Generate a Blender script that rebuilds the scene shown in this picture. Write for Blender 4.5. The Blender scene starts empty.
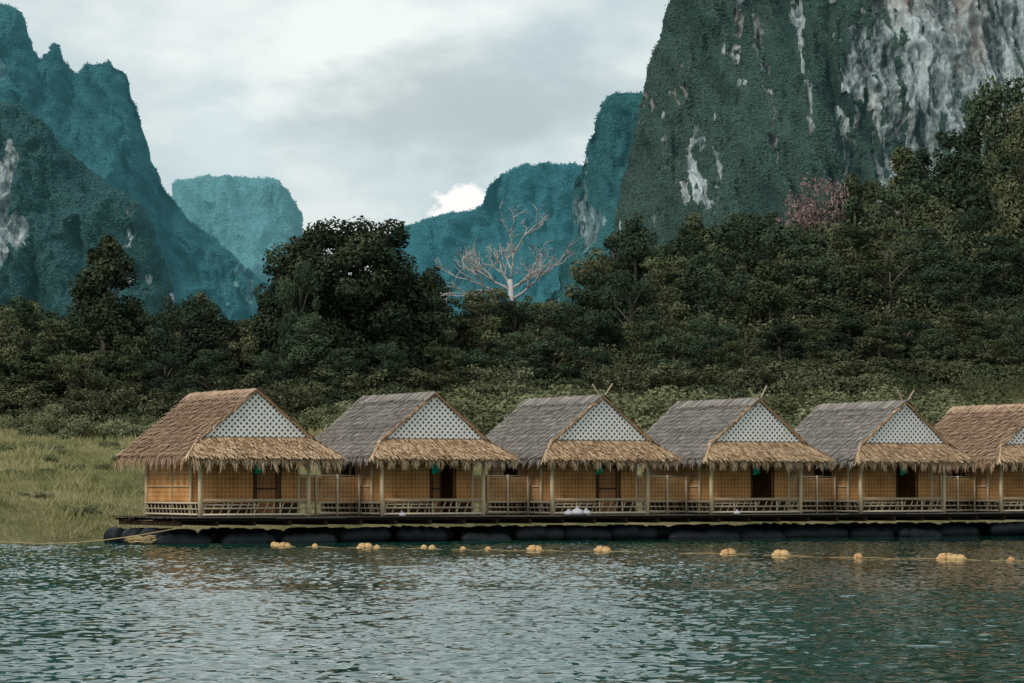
import bpy, math, random
import numpy as np
from mathutils import Vector, Matrix
random.seed(7); rng=np.random.default_rng(11)
F=2844.0; HY=487.0; CZ=2.1
scene=bpy.context.scene
col=scene.collection
scene.view_settings.view_transform='Standard'
scene.view_settings.look='None'
scene.view_settings.exposure=0

# ------------------------------------------------------------ helpers
def wx(px,Y): return (px-512.0)*Y/F
def wz(py,Y): return CZ+(HY-py)*Y/F
def sm(x,a,b):
    t=np.clip((x-a)/(b-a),0,1); return t*t*(3-2*t)
def _h(ix,iy,seed):
    n=(ix.astype(np.int64)*374761393+iy.astype(np.int64)*668265263+seed*974634777)&0xffffffff
    n=((n^(n>>13))*1274126177)&0xffffffff
    n=((n^(n>>16))*2246822519)&0xffffffff
    n=n^(n>>15)
    return (n&0xffffff)/float(0xffffff)
def vnoise(x,y,seed=0):
    x=np.asarray(x,float); y=np.asarray(y,float)
    ix=np.floor(x); iy=np.floor(y); fx=x-ix; fy=y-iy
    fx=fx*fx*fx*(fx*(fx*6-15)+10); fy=fy*fy*fy*(fy*(fy*6-15)+10)
    a=_h(ix,iy,seed);b=_h(ix+1,iy,seed);c=_h(ix,iy+1,seed);d=_h(ix+1,iy+1,seed)
    return (a*(1-fx)+b*fx)*(1-fy)+(c*(1-fx)+d*fx)*fy
def fbm(x,y,seed=0,octv=5,g=0.5):
    s=0;a=1;t=0
    for i in range(octv):
        s=s+a*vnoise(x*2**i+i*17.3,y*2**i+i*9.1,seed+i*13); t+=a; a*=g
    return s/t
def worley(x,y,seed=0):
    ix=np.floor(x); iy=np.floor(y)
    best=np.full(x.shape,9.0); cid=np.zeros(x.shape)
    for dx in (-1,0,1):
        for dy in (-1,0,1):
            cx=ix+dx; cy=iy+dy
            px=cx+_h(cx,cy,seed); py=cy+_h(cx,cy,seed+5)
            d=np.hypot(px-x,py-y)
            m=d<best
            best=np.where(m,d,best); cid=np.where(m,_h(cx,cy,seed+9),cid)
    return best,cid
def link(name,data,parent=None,loc=None):
    o=bpy.data.objects.new(name,data); col.objects.link(o)
    if parent is not None: o.parent=parent
    if loc is not None: o.location=loc
    return o
def tag(o,label,cat,group=None):
    o["label"]=label; o["category"]=cat
    if group: o["group"]=group
def npmesh(name,V,Fc,mat,tint=None,smooth=False,attrs=None):
    me=bpy.data.meshes.new(name)
    V=np.ascontiguousarray(V,dtype=np.float32); Fc=np.ascontiguousarray(Fc,dtype=np.int32)
    k=Fc.shape[1]
    me.vertices.add(len(V)); me.vertices.foreach_set('co',V.ravel())
    me.loops.add(Fc.size); me.loops.foreach_set('vertex_index',Fc.ravel())
    me.polygons.add(len(Fc)); me.polygons.foreach_set('loop_start',np.arange(0,Fc.size,k,dtype=np.int32))
    me.update(calc_edges=True); me.validate()
    if tint is not None:
        a=me.attributes.new('tint','FLOAT','FACE'); a.data.foreach_set('value',np.ascontiguousarray(tint,dtype=np.float32))
    if attrs:
        for n,arr in attrs.items():
            a=me.attributes.new(n,'FLOAT','POINT'); a.data.foreach_set('value',np.ascontiguousarray(arr,dtype=np.float32))
    me.polygons.foreach_set('use_smooth',np.full(len(Fc),smooth))
    me.materials.append(mat)
    return me
def gridfaces(nr,nc):
    i=np.arange(nr*nc).reshape(nr,nc)
    return np.stack([i[:-1,:-1],i[:-1,1:],i[1:,1:],i[1:,:-1]],-1).reshape(-1,4)
class MB:
    def __init__(s): s.v=[];s.f=[];s.t=[]
    def box(s,x0,x1,y0,y1,z0,z1,t=None):
        t=random.random() if t is None else t
        b=len(s.v)
        s.v+=[(x0,y0,z0),(x1,y0,z0),(x1,y1,z0),(x0,y1,z0),(x0,y0,z1),(x1,y0,z1),(x1,y1,z1),(x0,y1,z1)]
        for q in ((0,3,2,1),(4,5,6,7),(0,1,5,4),(1,2,6,5),(2,3,7,6),(3,0,4,7)):
            s.f.append(tuple(b+i for i in q)); s.t.append(t)
    def poly(s,pts,t=None):
        b=len(s.v); s.v+=[tuple(p) for p in pts]; s.f.append(tuple(range(b,b+len(pts)))); s.t.append(random.random() if t is None else t)
    def tube(s,P,R,n=6,t=None):
        t=random.random() if t is None else t
        P=[Vector(p) for p in P]
        if not hasattr(R,'__len__'): R=[R]*len(P)
        b=len(s.v)
        for i,p in enumerate(P):
            d=(P[min(i+1,len(P)-1)]-P[max(i-1,0)]).normalized()
            up=Vector((0,0,1)) if abs(d.z)<0.9 else Vector((1,0,0))
            a=d.cross(up).normalized(); c=d.cross(a)
            for k in range(n):
                an=2*math.pi*k/n
                q=p+(a*math.cos(an)+c*math.sin(an))*R[i]; s.v.append(tuple(q))
        for i in range(len(P)-1):
            for k in range(n):
                k2=(k+1)%n
                s.f.append((b+i*n+k,b+i*n+k2,b+(i+1)*n+k2,b+(i+1)*n+k)); s.t.append(t)
        s.f.append(tuple(b+k for k in range(n))[::-1]); s.t.append(t)
        e=b+(len(P)-1)*n
        s.f.append(tuple(e+k for k in range(n))); s.t.append(t)
    def mesh(s,name,mat,smooth=False):
        me=bpy.data.meshes.new(name); me.from_pydata(s.v,[],s.f); me.update()
        a=me.attributes.new('tint','FLOAT','FACE'); a.data.foreach_set('value',np.array(s.t,dtype=np.float32))
        if smooth: me.polygons.foreach_set('use_smooth',[True]*len(me.polygons))
        me.materials.append(mat); return me

# ------------------------------------------------------------ materials
def newmat(name):
    m=bpy.data.materials.new(name); m.use_nodes=True
    nt=m.node_tree; p=nt.nodes['Principled BSDF']; p.inputs['Specular IOR Level'].default_value=0.2
    return m,nt,p
def diffmat(name,emis=None,es=0):
    m=bpy.data.materials.new(name); m.use_nodes=True; nt=m.node_tree
    nt.nodes.remove(nt.nodes['Principled BSDF']); out=nt.nodes['Material Output']
    d=nt.nodes.new('ShaderNodeBsdfDiffuse')
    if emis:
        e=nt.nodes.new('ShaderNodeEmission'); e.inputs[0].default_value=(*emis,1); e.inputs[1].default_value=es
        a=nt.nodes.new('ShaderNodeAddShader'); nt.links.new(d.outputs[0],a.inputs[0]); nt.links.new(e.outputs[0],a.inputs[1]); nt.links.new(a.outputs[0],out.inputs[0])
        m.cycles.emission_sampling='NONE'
    else: nt.links.new(d.outputs[0],out.inputs[0])
    return m,nt,d
def N(nt,t,**kw):
    n=nt.nodes.new(t)
    for k,v in kw.items(): setattr(n,k,v)
    return n
def ramp(nt,stops,fac=None):
    r=N(nt,'ShaderNodeValToRGB'); e=r.color_ramp.elements
    while len(e)<len(stops): e.new(0.5)
    for i,(p,c) in enumerate(stops): e[i].position=p; e[i].color=(c[0],c[1],c[2],1)
    if fac is not None: nt.links.new(fac,r.inputs[0])
    return r
def math_(nt,op,a,b):
    n=N(nt,'ShaderNodeMath',operation=op)
    for i,x in enumerate((a,b)):
        if x is None: continue
        if isinstance(x,(int,float)): n.inputs[i].default_value=x
        else: nt.links.new(x,n.inputs[i])
    return n.outputs[0]
def attr(nt,name): return N(nt,'ShaderNodeAttribute',attribute_name=name).outputs['Fac']
def noise(nt,scale,detail=4,mapscale=None,rough=0.55,src='Object'):
    tc=N(nt,'ShaderNodeTexCoord'); n=N(nt,'ShaderNodeTexNoise'); n.inputs['Scale'].default_value=scale
    n.inputs['Detail'].default_value=detail; n.inputs['Roughness'].default_value=rough
    if mapscale:
        m=N(nt,'ShaderNodeMapping'); m.inputs['Scale'].default_value=mapscale
        nt.links.new(tc.outputs[src],m.inputs[0]); nt.links.new(m.outputs[0],n.inputs['Vector'])
    else: nt.links.new(tc.outputs[src],n.inputs['Vector'])
    return n.outputs['Fac']
def mixc(nt,f,a,b):
    m=N(nt,'ShaderNodeMix',data_type='RGBA')
    for i,x in ((0,f),(6,a),(7,b)):
        if isinstance(x,(int,float)): m.inputs[i].default_value=x
        elif isinstance(x,tuple): m.inputs[i].default_value=(x[0],x[1],x[2],1)
        else: nt.links.new(x,m.inputs[i])
    return m.outputs[2]
def tintmat(name,stops,rough=0.8,nscale=None,nmap=None,namt=0.5,objrand=0.0):
    if rough>=.6: m,nt,p=diffmat(name)
    else: m,nt,p=newmat(name); p.inputs['Roughness'].default_value=rough
    f=attr(nt,'tint')
    if nscale:
        n=noise(nt,nscale,3,nmap)
        f=math_(nt,'ADD',math_(nt,'MULTIPLY',f,1-namt),math_(nt,'MULTIPLY',n,namt))
    if objrand:
        oi=N(nt,'ShaderNodeObjectInfo')
        f=math_(nt,'ADD',math_(nt,'MULTIPLY',f,1-objrand),math_(nt,'MULTIPLY',oi.outputs['Random'],objrand))
    r=ramp(nt,stops,f); nt.links.new(r.outputs[0],p.inputs[0])
    return m
M_gold=tintmat('thatch_golden',[(0.0,(.13,.075,.04)),(.35,(.42,.27,.155)),(.7,(.68,.48,.31)),(1,(.82,.66,.48))],.85,1.2,None,.3)
M_grey=tintmat('thatch_weathered',[(0.0,(.09,.078,.07)),(.35,(.23,.20,.18)),(.7,(.38,.34,.30)),(1,(.54,.49,.44))],.9,.8,(1,.5,1),.4)
M_brown=tintmat('thatch_brown',[(0.0,(.12,.07,.045)),(.35,(.34,.215,.14)),(.7,(.54,.37,.26)),(1,(.70,.52,.39))],.9,.8,(1,.5,1),.4)
M_post=tintmat('bamboo_post',[(0,(.48,.34,.18)),(1,(.80,.64,.42))],.5,3,(1,1,.3),.5)
M_rail=tintmat('bamboo_rail',[(0,(.36,.27,.17)),(1,(.78,.66,.49))],.6,3,None,.3)
M_dark=tintmat('dark_timber',[(0,(.03,.022,.016)),(1,(.09,.058,.036))],.7,4,None,.5)
M_deck=tintmat('deck_boards',[(0,(.04,.034,.03)),(1,(.18,.155,.13))],.8,2,None,.4)
M_lat=tintmat('lattice_slats',[(0,(.76,.73,.68)),(1,(.85,.83,.79))],.7)
M_latb=tintmat('lattice_backing',[(0,(.20,.185,.165)),(1,(.24,.22,.20))],.8)
M_green=tintmat('green_cloth',[(0,(.0,.22,.14)),(1,(.01,.34,.22))],.8)
M_bark=tintmat('bark',[(0,(.09,.08,.065)),(1,(.25,.21,.17))],.9)
M_pale=tintmat('pale_bark',[(0,(.38,.355,.33)),(1,(.58,.545,.51))],.8)
M_leafA=tintmat('leaves_olive',[(0,(.027,.034,.020)),(.35,(.072,.085,.045)),(.7,(.142,.155,.080)),(1,(.25,.25,.14))],.6,None,None,.5,.42)
M_leafB=tintmat('leaves_deep_green',[(0,(.020,.031,.021)),(.5,(.056,.079,.048)),(1,(.14,.175,.095))],.6,None,None,.5,.42)
M_leafD=tintmat('leaves_dark',[(0,(.018,.026,.017)),(.5,(.048,.063,.036)),(1,(.115,.133,.073))],.6,None,None,.5,.05)
M_leafU=tintmat('leaves_undergrowth',[(0,(.026,.033,.020)),(.4,(.060,.072,.039)),(.75,(.110,.118,.063)),(1,(.18,.178,.10))],.7)
M_leafC=tintmat('leaves_bamboo',[(0,(.036,.043,.024)),(.5,(.125,.132,.072)),(1,(.28,.275,.16))],.6,None,None,.5,.4)
M_pink=tintmat('leaves_mauve',[(0,(.12,.085,.08)),(.6,(.29,.20,.195)),(1,(.45,.35,.34))],.7)
M_shrub=tintmat('leaves_shrub',[(0,(.065,.075,.038)),(.5,(.19,.20,.105)),(1,(.41,.41,.25))],.6,None,None,.5,.3)
M_grass=tintmat('grass_blades',[(0,(.065,.080,.032)),(.3,(.155,.163,.068)),(.6,(.28,.268,.125)),(.85,(.43,.37,.205)),(1,(.54,.42,.27))],.8,.12,None,.45)
M_pont=tintmat('black_plastic',[(0,(.005,.007,.009)),(1,(.018,.023,.027))],.55,2,None,.5)
M_rope=tintmat('rope_fibre',[(0,(.35,.25,.12)),(1,(.5,.38,.2))],.9)
M_bag=tintmat('bag_plastic',[(0,(.5,.45,.5)),(1,(.8,.78,.8))],.5,4,None,.6)
M_buoy,nt,p=newmat('buoy_foam')
n=noise(nt,9,4); r=ramp(nt,[(.35,(.22,.10,.045)),(.5,(.60,.31,.13)),(.7,(.78,.54,.31))],n)
oi=N(nt,'ShaderNodeObjectInfo')
nt.links.new(mixc(nt,math_(nt,'MULTIPLY',oi.outputs['Random'],.6),r.outputs[0],(.70,.50,.22)),p.inputs['Base Color'])
p.inputs['Roughness'].default_value=.6
def weave(name,c0,c1,c2):
    m,nt,p=newmat(name)
    tc=N(nt,'ShaderNodeTexCoord'); sep=N(nt,'ShaderNodeSeparateXYZ'); nt.links.new(tc.outputs['Object'],sep.inputs[0])
    u=math_(nt,'ADD',sep.outputs[0],sep.outputs[1]); z=sep.outputs[2]
    a=math_(nt,'SINE',math_(nt,'MULTIPLY',math_(nt,'ADD',u,z),19.0),None)
    b=math_(nt,'SINE',math_(nt,'MULTIPLY',math_(nt,'SUBTRACT',u,z),19.0),None)
    pr=math_(nt,'MULTIPLY',a,b)
    f=math_(nt,'ADD',math_(nt,'MULTIPLY',pr,.10),.11)
    n1=noise(nt,1.3,5); n2=noise(nt,18,4,(1,1,1.4),.7)
    f=math_(nt,'ADD',f,math_(nt,'ADD',math_(nt,'MULTIPLY',n1,.50),math_(nt,'MULTIPLY',n2,.34)))
    r=ramp(nt,[(.34,c0),(.53,c1),(.72,c2)],f); nt.links.new(r.outputs[0],p.inputs['Base Color'])
    p.inputs['Roughness'].default_value=.55
    return m
M_weave=weave('woven_bamboo',(.22,.088,.026),(.58,.265,.085),(.78,.44,.185))
M_weave2=weave('woven_bamboo_faded',(.21,.095,.038),(.50,.27,.11),(.70,.45,.24))
M_door=weave('woven_door',(.12,.045,.018),(.36,.155,.055),(.52,.26,.10))

# mountains
def mount_mat(name,veg,rockc,haze_paint,hz,zs=1.0,es=.3,warmth=.4):
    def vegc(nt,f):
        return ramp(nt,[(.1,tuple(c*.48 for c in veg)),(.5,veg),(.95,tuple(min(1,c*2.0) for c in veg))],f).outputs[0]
    m,nt,p=diffmat(name,haze_paint,es*hz)  # aerial haze painted on: surface glows faintly in the haze colour
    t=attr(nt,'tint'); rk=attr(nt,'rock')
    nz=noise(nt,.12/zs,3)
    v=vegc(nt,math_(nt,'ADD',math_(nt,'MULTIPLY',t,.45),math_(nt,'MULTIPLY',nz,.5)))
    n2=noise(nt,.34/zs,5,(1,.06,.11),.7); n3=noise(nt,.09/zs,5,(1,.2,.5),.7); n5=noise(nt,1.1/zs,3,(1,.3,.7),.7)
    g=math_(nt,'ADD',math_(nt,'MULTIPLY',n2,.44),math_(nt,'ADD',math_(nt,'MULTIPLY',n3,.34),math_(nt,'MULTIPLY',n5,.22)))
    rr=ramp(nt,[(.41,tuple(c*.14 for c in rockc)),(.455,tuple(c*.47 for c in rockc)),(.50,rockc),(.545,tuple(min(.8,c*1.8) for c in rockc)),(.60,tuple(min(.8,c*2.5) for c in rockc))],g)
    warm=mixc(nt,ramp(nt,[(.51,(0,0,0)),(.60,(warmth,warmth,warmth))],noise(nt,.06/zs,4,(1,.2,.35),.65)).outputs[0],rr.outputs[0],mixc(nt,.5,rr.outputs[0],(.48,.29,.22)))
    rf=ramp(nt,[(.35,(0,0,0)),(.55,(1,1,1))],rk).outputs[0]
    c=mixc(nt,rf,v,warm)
    c=mixc(nt,hz,c,haze_paint)  # haze colour also blended into rock and vegetation
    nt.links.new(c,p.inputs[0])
    m2,nt,p=diffmat(name+'_foliage',haze_paint,es*hz)  # foliage carries the same painted haze and glow
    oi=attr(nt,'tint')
    nt.links.new(mixc(nt,hz,vegc(nt,oi),haze_paint),p.inputs[0])
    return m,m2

def mountain(name,label,Y,pts,mats,step=2.0,D=0.16,seed=1,cell=8.0,crown=4.0,relief=25,patches=[],bias=0.0,jag=3.0,biasf=None,nleaf=50000,lpx=1.9,sheer=1.0,hf=.44,nrs=.5):
    P=np.array(pts,float)
    d=np.r_[0,np.cumsum(np.hypot(np.diff(P[:,0]),np.diff(P[:,1])))]
    n=int(d[-1]/step); s=np.linspace(0,d[-1],n)
    px=np.interp(s,d,P[:,0]); py=np.interp(s,d,P[:,1])
    k=np.ones(5)/5; px=np.convolve(np.pad(px,2,'edge'),k,'valid'); py=np.convolve(np.pad(py,2,'edge'),k,'valid')
    py=py+(fbm(s/16.0,s*0+seed,seed,5,.65)-.5)*jag*4
    X=wx(px,Y); Zt=wz(py,Y)
    nv=int((HY-py.min())/(step*1.25))+2; nb=24
    v=np.r_[np.linspace(0,1,nv),np.linspace(1,0,nb)[1:]]
    side=np.r_[-np.ones(nv),np.ones(nb-1)]
    VV,XX=np.meshgrid(v,X,indexing='ij'); ZT=np.meshgrid(v,Zt,indexing='ij')[1]; SS=np.meshgrid(side,X,indexing='ij')[0]
    Hm=ZT.max()
    Z=ZT*VV
    dep=Hm*D*6
    q=1-VV
    off=dep*(0.62*q**1.9+0.38*q)*(0.35+0.65*ZT/Hm)
    u=Y/1000.0
    rel=fbm(XX/(60*u),Z/(110*u*sheer)+SS*7,seed,6,.55)
    rel2=1-np.abs(2*fbm(XX/(28*u)+Z/(90*u*sheer),Z/(60*u*sheer),seed+40,5,.6)-1)
    YY=Y+SS*(off+ (rel-.5)*relief*3.0*q**.3*u + (rel2-.6)*relief*1.5*u*q**.2)
    XX2=XX+(fbm(XX/(14*u)+3,Z/(18*u),seed+77,4,.6)-.5)*relief*.3*u/sheer
    PX=512+XX*F/Y; PY=HY-(Z-CZ)*F/Y
    nn=fbm(XX/(18*u)+Z/(160*u),Z/(80*u),seed+3,5,.6)*(.80-hf)+fbm(XX/(3.8*u),Z/(36*u),seed+8,5,.6)*hf+fbm(XX/(3*u),Z/(4*u),seed+18,3,.6)*.20
    b=np.full(Z.shape,bias)
    for (cx,cy,rx,ry,st) in patches:
        b=b+st*np.exp(-((PX-cx)/rx)**2-((PY-cy)/ry)**2)
    if biasf is not None: b=b+biasf(PX,PY)
    rock=sm(nn+b,.53,.575)
    w1,c1=worley(XX/(cell)+SS*3,(Z*1.3+off)/(cell),seed)
    w2,c2=worley(XX/(cell*.45)+SS*3,(Z*1.3+off)/(cell*.45),seed+2)
    bump=np.sqrt(np.clip(1-w1*w1,0,1))*crown+np.sqrt(np.clip(1-w2*w2,0,1))*crown*.35
    bump*= (1-.9*rock)
    bump=bump*np.clip(VV*20,0,1)
    YY+=SS*bump*.8; Z=Z+bump*.4
    rr=((fbm(XX/(4*u),Z/(16*u),seed+21,5,.6)-.5)*13+(fbm(XX/(2*u),Z/(3.5*u),seed+23,3,.6)-.5)*6)*rock*u
    YY-=rr
    G=np.stack([XX2,YY,Z],-1)
    V=G.reshape(-1,3)
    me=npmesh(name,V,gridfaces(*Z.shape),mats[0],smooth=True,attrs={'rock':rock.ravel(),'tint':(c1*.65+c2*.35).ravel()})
    o=link(name,me); o["kind"]="structure"; o["label"]=label; o["category"]="mountain"
    ok=np.nonzero(((rock<.35)&(SS<0)&(PX>-50)&(PX<1080)&(PY>-45)&(PY<340)).ravel())[0]
    cm=sm(c1*.4+fbm(XX/(9*u),Z/(9*u),seed+50,3)*.5+(rel2-.6)*.9+(rel-.5)*.5,.05,.85).ravel()  # relief shading painted into leaf tint: ridges lighter, folds darker
    idx=rng.choice(ok,nleaf); sz=lpx*Y/F
    pos=V[idx]+rng.normal(size=(nleaf,3))*sz*.6+np.array([0,-.8,.4])*rng.uniform(-.3,1.0,nleaf)[:,None]*crown*.3
    nr=rng.normal(size=(nleaf,3))*nrs*.75+np.array([0,-.75,.7]); nr/=np.linalg.norm(nr,axis=1)[:,None]
    a=np.cross(nr,rng.normal(size=(nleaf,3))); a/=np.linalg.norm(a,axis=1)[:,None]; bb=np.cross(nr,a)
    s_=rng.uniform(.5,1.3,nleaf)[:,None]*sz
    Q=np.stack([pos-a*s_,pos-bb*s_*.7,pos+a*s_,pos+bb*s_*.7],1).reshape(-1,3)
    tt=np.clip(.05+cm[idx]*.72+rng.uniform(0,.20,nleaf),0,1)
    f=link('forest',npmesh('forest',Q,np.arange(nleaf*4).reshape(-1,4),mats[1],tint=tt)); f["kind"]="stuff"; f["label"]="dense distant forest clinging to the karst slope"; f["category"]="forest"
    return o
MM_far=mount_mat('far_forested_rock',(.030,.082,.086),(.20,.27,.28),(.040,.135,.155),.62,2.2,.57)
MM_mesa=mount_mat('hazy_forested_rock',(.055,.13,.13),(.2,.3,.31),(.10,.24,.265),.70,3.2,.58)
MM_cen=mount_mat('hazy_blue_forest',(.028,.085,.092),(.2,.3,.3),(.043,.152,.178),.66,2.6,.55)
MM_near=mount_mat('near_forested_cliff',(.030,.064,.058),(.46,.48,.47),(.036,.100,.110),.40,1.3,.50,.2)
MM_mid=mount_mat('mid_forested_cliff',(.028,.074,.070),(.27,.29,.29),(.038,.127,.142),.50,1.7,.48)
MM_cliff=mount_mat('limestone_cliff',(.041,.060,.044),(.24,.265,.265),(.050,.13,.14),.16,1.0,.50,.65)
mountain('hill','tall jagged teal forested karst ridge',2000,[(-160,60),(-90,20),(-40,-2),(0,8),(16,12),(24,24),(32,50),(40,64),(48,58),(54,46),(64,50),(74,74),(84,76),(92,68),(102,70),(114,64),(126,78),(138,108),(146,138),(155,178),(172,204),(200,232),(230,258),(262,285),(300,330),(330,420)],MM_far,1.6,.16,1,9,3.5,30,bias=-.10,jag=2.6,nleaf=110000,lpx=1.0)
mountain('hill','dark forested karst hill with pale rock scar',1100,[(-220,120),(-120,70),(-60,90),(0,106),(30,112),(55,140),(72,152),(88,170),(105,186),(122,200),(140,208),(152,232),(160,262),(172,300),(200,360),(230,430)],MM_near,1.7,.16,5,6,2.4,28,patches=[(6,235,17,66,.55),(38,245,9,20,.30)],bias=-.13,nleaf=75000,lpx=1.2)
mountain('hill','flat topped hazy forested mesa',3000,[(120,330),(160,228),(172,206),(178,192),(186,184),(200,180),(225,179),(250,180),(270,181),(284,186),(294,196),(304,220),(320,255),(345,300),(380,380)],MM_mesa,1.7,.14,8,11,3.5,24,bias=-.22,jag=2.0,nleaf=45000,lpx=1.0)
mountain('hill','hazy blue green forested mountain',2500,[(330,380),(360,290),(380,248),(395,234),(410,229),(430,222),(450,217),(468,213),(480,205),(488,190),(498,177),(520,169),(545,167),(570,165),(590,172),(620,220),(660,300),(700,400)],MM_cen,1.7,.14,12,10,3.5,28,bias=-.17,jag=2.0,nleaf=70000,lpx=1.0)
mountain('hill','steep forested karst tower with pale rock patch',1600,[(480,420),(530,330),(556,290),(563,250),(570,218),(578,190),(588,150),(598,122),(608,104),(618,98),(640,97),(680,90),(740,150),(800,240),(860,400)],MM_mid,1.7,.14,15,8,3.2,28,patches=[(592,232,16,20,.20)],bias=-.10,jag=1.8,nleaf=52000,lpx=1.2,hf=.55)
def cliffbias(PX,PY):
    line=858-np.clip(PY,-400,400)*.22
    r=sm(PX,line-60,line+30)*sm(-PY,-235,-160)
    left=np.exp(-((PX-655)/36)**2)*.06*sm(PY,60,120)*(1-sm(PY,235,265))
    mid=sm(PX,650,800)*.05*(1-r)
    return r*.13+left+mid
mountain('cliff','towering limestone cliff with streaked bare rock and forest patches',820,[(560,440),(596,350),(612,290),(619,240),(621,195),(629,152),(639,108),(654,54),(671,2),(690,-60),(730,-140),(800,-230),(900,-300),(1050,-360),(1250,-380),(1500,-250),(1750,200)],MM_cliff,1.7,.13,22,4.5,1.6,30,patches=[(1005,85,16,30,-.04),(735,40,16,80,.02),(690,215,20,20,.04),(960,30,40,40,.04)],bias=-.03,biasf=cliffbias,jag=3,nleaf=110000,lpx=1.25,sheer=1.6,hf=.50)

# ------------------------------------------------------------ terrain + water
P0=np.array([-11.55,105.3]); ANG=math.atan2(.0352,.0624)
E=np.array([math.cos(ANG),math.sin(ANG)]); Dv=np.array([-E[1],E[0]])
cpx=[-200,0,250,450,560,600,700,800,900,960,1024,1100,1400]
cpy=[300,300,315,300,292,275,235,205,180,145,108,90,60]
def ground(X,Y):
    X=np.asarray(X,float);Y=np.asarray(Y,float)
    rx=X-P0[0]; ry=Y-P0[1]
    s=rx*E[0]+ry*E[1]; t=rx*Dv[0]+ry*Dv[1]
    ts=np.interp(s,[-60,-16,-6,-1,200],[-6,-1.5,4,9,9])+ (fbm(s/3.,s*0,4,3)-.5)*1.6
    D=t-ts
    px=512+F*X/np.maximum(Y,60)
    pxc=np.clip(px,-200,1400)
    bank=np.where(D<0,np.maximum(-3,D*.35),5.9*(1-np.exp(-np.maximum(D,0)*.034))*1.28+ .25*np.minimum(np.maximum(D,0),1))
    bank=bank*(.80+.2*sm(pxc,180,420)+.12*sm(pxc,500,1000))+np.where(D>0,(fbm(X/9,Y/9,3,4)-.5)*1.1*np.minimum(1,np.maximum(D,0)/8),0)
    hb=2.1+(487-np.interp(pxc,cpx,cpy))*400/F-11
    f=np.clip((Y-165)/235,0,1)**.9
    h=np.where(D>0,bank*(1-f)+hb*f,bank)
    h=np.where(Y>470,h*(1-sm(Y,470,760)*.75),h)
    return h,D
xs=np.r_[np.linspace(-6000,-150,26),np.linspace(-140,-42,40),np.arange(-41,60,.8),np.linspace(61,160,40),np.linspace(175,6000,26)]
ys=np.r_[np.linspace(-300,80,14),np.arange(84,180,.8),np.arange(181,460,4),np.linspace(470,1000,30),np.linspace(1100,9000,25)]
GX,GY=np.meshgrid(xs,ys); GH,GD=ground(GX,GY)
M_ground,nt,p=diffmat('ground_soil_grass')
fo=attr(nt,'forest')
n1=noise(nt,.35,6); n2=noise(nt,3,4)
g=ramp(nt,[(.3,(.08,.08,.035)),(.5,(.165,.155,.073)),(.7,(.32,.25,.15))],math_(nt,'ADD',math_(nt,'MULTIPLY',n1,.6),math_(nt,'MULTIPLY',n2,.4)))
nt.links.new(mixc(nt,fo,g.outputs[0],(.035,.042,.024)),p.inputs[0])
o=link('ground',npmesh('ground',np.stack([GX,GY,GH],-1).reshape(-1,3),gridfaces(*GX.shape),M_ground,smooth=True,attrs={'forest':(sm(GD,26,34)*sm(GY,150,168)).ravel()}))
o["kind"]="structure"

wxs=np.r_[np.linspace(-6000,-60,22),np.linspace(-55,-28,40),np.arange(-27,27,.07),np.linspace(28,60,50),np.linspace(66,6000,22)]
wys=np.r_[np.linspace(-400,20,16),np.arange(24,58,.055),np.arange(58,110,.12),np.arange(110,170,1.5),np.linspace(175,9000,30)]
WX,WY=np.meshgrid(wxs,wys)
amp=sm(WY,15,26)*(1-sm(WY,120,150))*(1-sm(np.abs(WX),26,34))
gust=.45+1.1*fbm(WX/4,WY/10,61,3)
gust*=1-.40*sm(WX/WY*F,120,400)
wx1=WX+.25*vnoise(WX/.4,WY/.4,71); wy1=WY+.25*vnoise(WX/.4,WY/.4,72)
wz_=((1-np.abs(2*fbm(wx1/.25+WY*.10,wy1/.30,31,2)-1))*.036+(fbm(wx1/.15,wy1/.16,33,1)-.5)*.020+(vnoise(WX/1.4,WY/1.8,35)-.5)*.035-.03)*amp*gust
M_water,nt,p=newmat('lake_water')
p.inputs['Base Color'].default_value=(.006,.058,.042,1); p.inputs['Roughness'].default_value=.015; p.inputs['IOR'].default_value=1.333
p.inputs['Specular IOR Level'].default_value=.5; p.inputs['Specular Tint'].default_value=(.56,1,.86,1)
o=link('water',npmesh('water',np.stack([WX,WY,wz_],-1).reshape(-1,3),gridfaces(*WX.shape),M_water,smooth=True))
o["kind"]="structure"

# grass
def pxk(X,Y): return 512+F*X/Y
n=430000
X=rng.uniform(-32,42,n); Y=rng.uniform(100,178,n)
h,D=ground(X,Y); pk=pxk(X,Y)
k=(D>.1)&(pk>-30)&(pk<1060)&(D<44)&((pk<190)|(rng.random(n)<.3)); X,Y,H_,D_=X[k],Y[k],h[k],D[k]; n=len(X)
cl=fbm(X/1.6,Y/2.0,90,4,.6); cl2=fbm(X/4,Y/6,92,4,.6)
hh=(.12+.34*rng.random(n))*(.5+1.0*sm(cl,.35,.75)); hh=np.where(D_<2.5,hh*.6,hh)
an=rng.uniform(0,math.pi,n); w=rng.uniform(.013,.032,n)
lx=rng.normal(0,.35,n)*hh; ly=rng.normal(0,.3,n)*hh
B=np.stack([X,Y,H_-.04],-1); dx=np.stack([np.cos(an)*w,np.sin(an)*w*.3,0*w],-1)
T=B+np.stack([lx,ly,hh],-1); Mi=(B*.5+T*.5)+np.stack([-lx*.2,0*lx,0*lx],-1)
V=np.stack([B-dx,B+dx,Mi+dx*.8,T,],1).reshape(-1,3)
Fq=np.arange(4*n).reshape(-1,4)
tt=np.clip(.20+.40*rng.random(n)+(cl2-.5)*2.0+.50*np.exp(-D_/5)+.05,0,1)
o=link('grass',npmesh('grass',V,Fq,M_grass,tint=tt)); o["kind"]="stuff"; o["label"]="dry olive and tan grass covering the lake bank"; o["category"]="grass"

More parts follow.
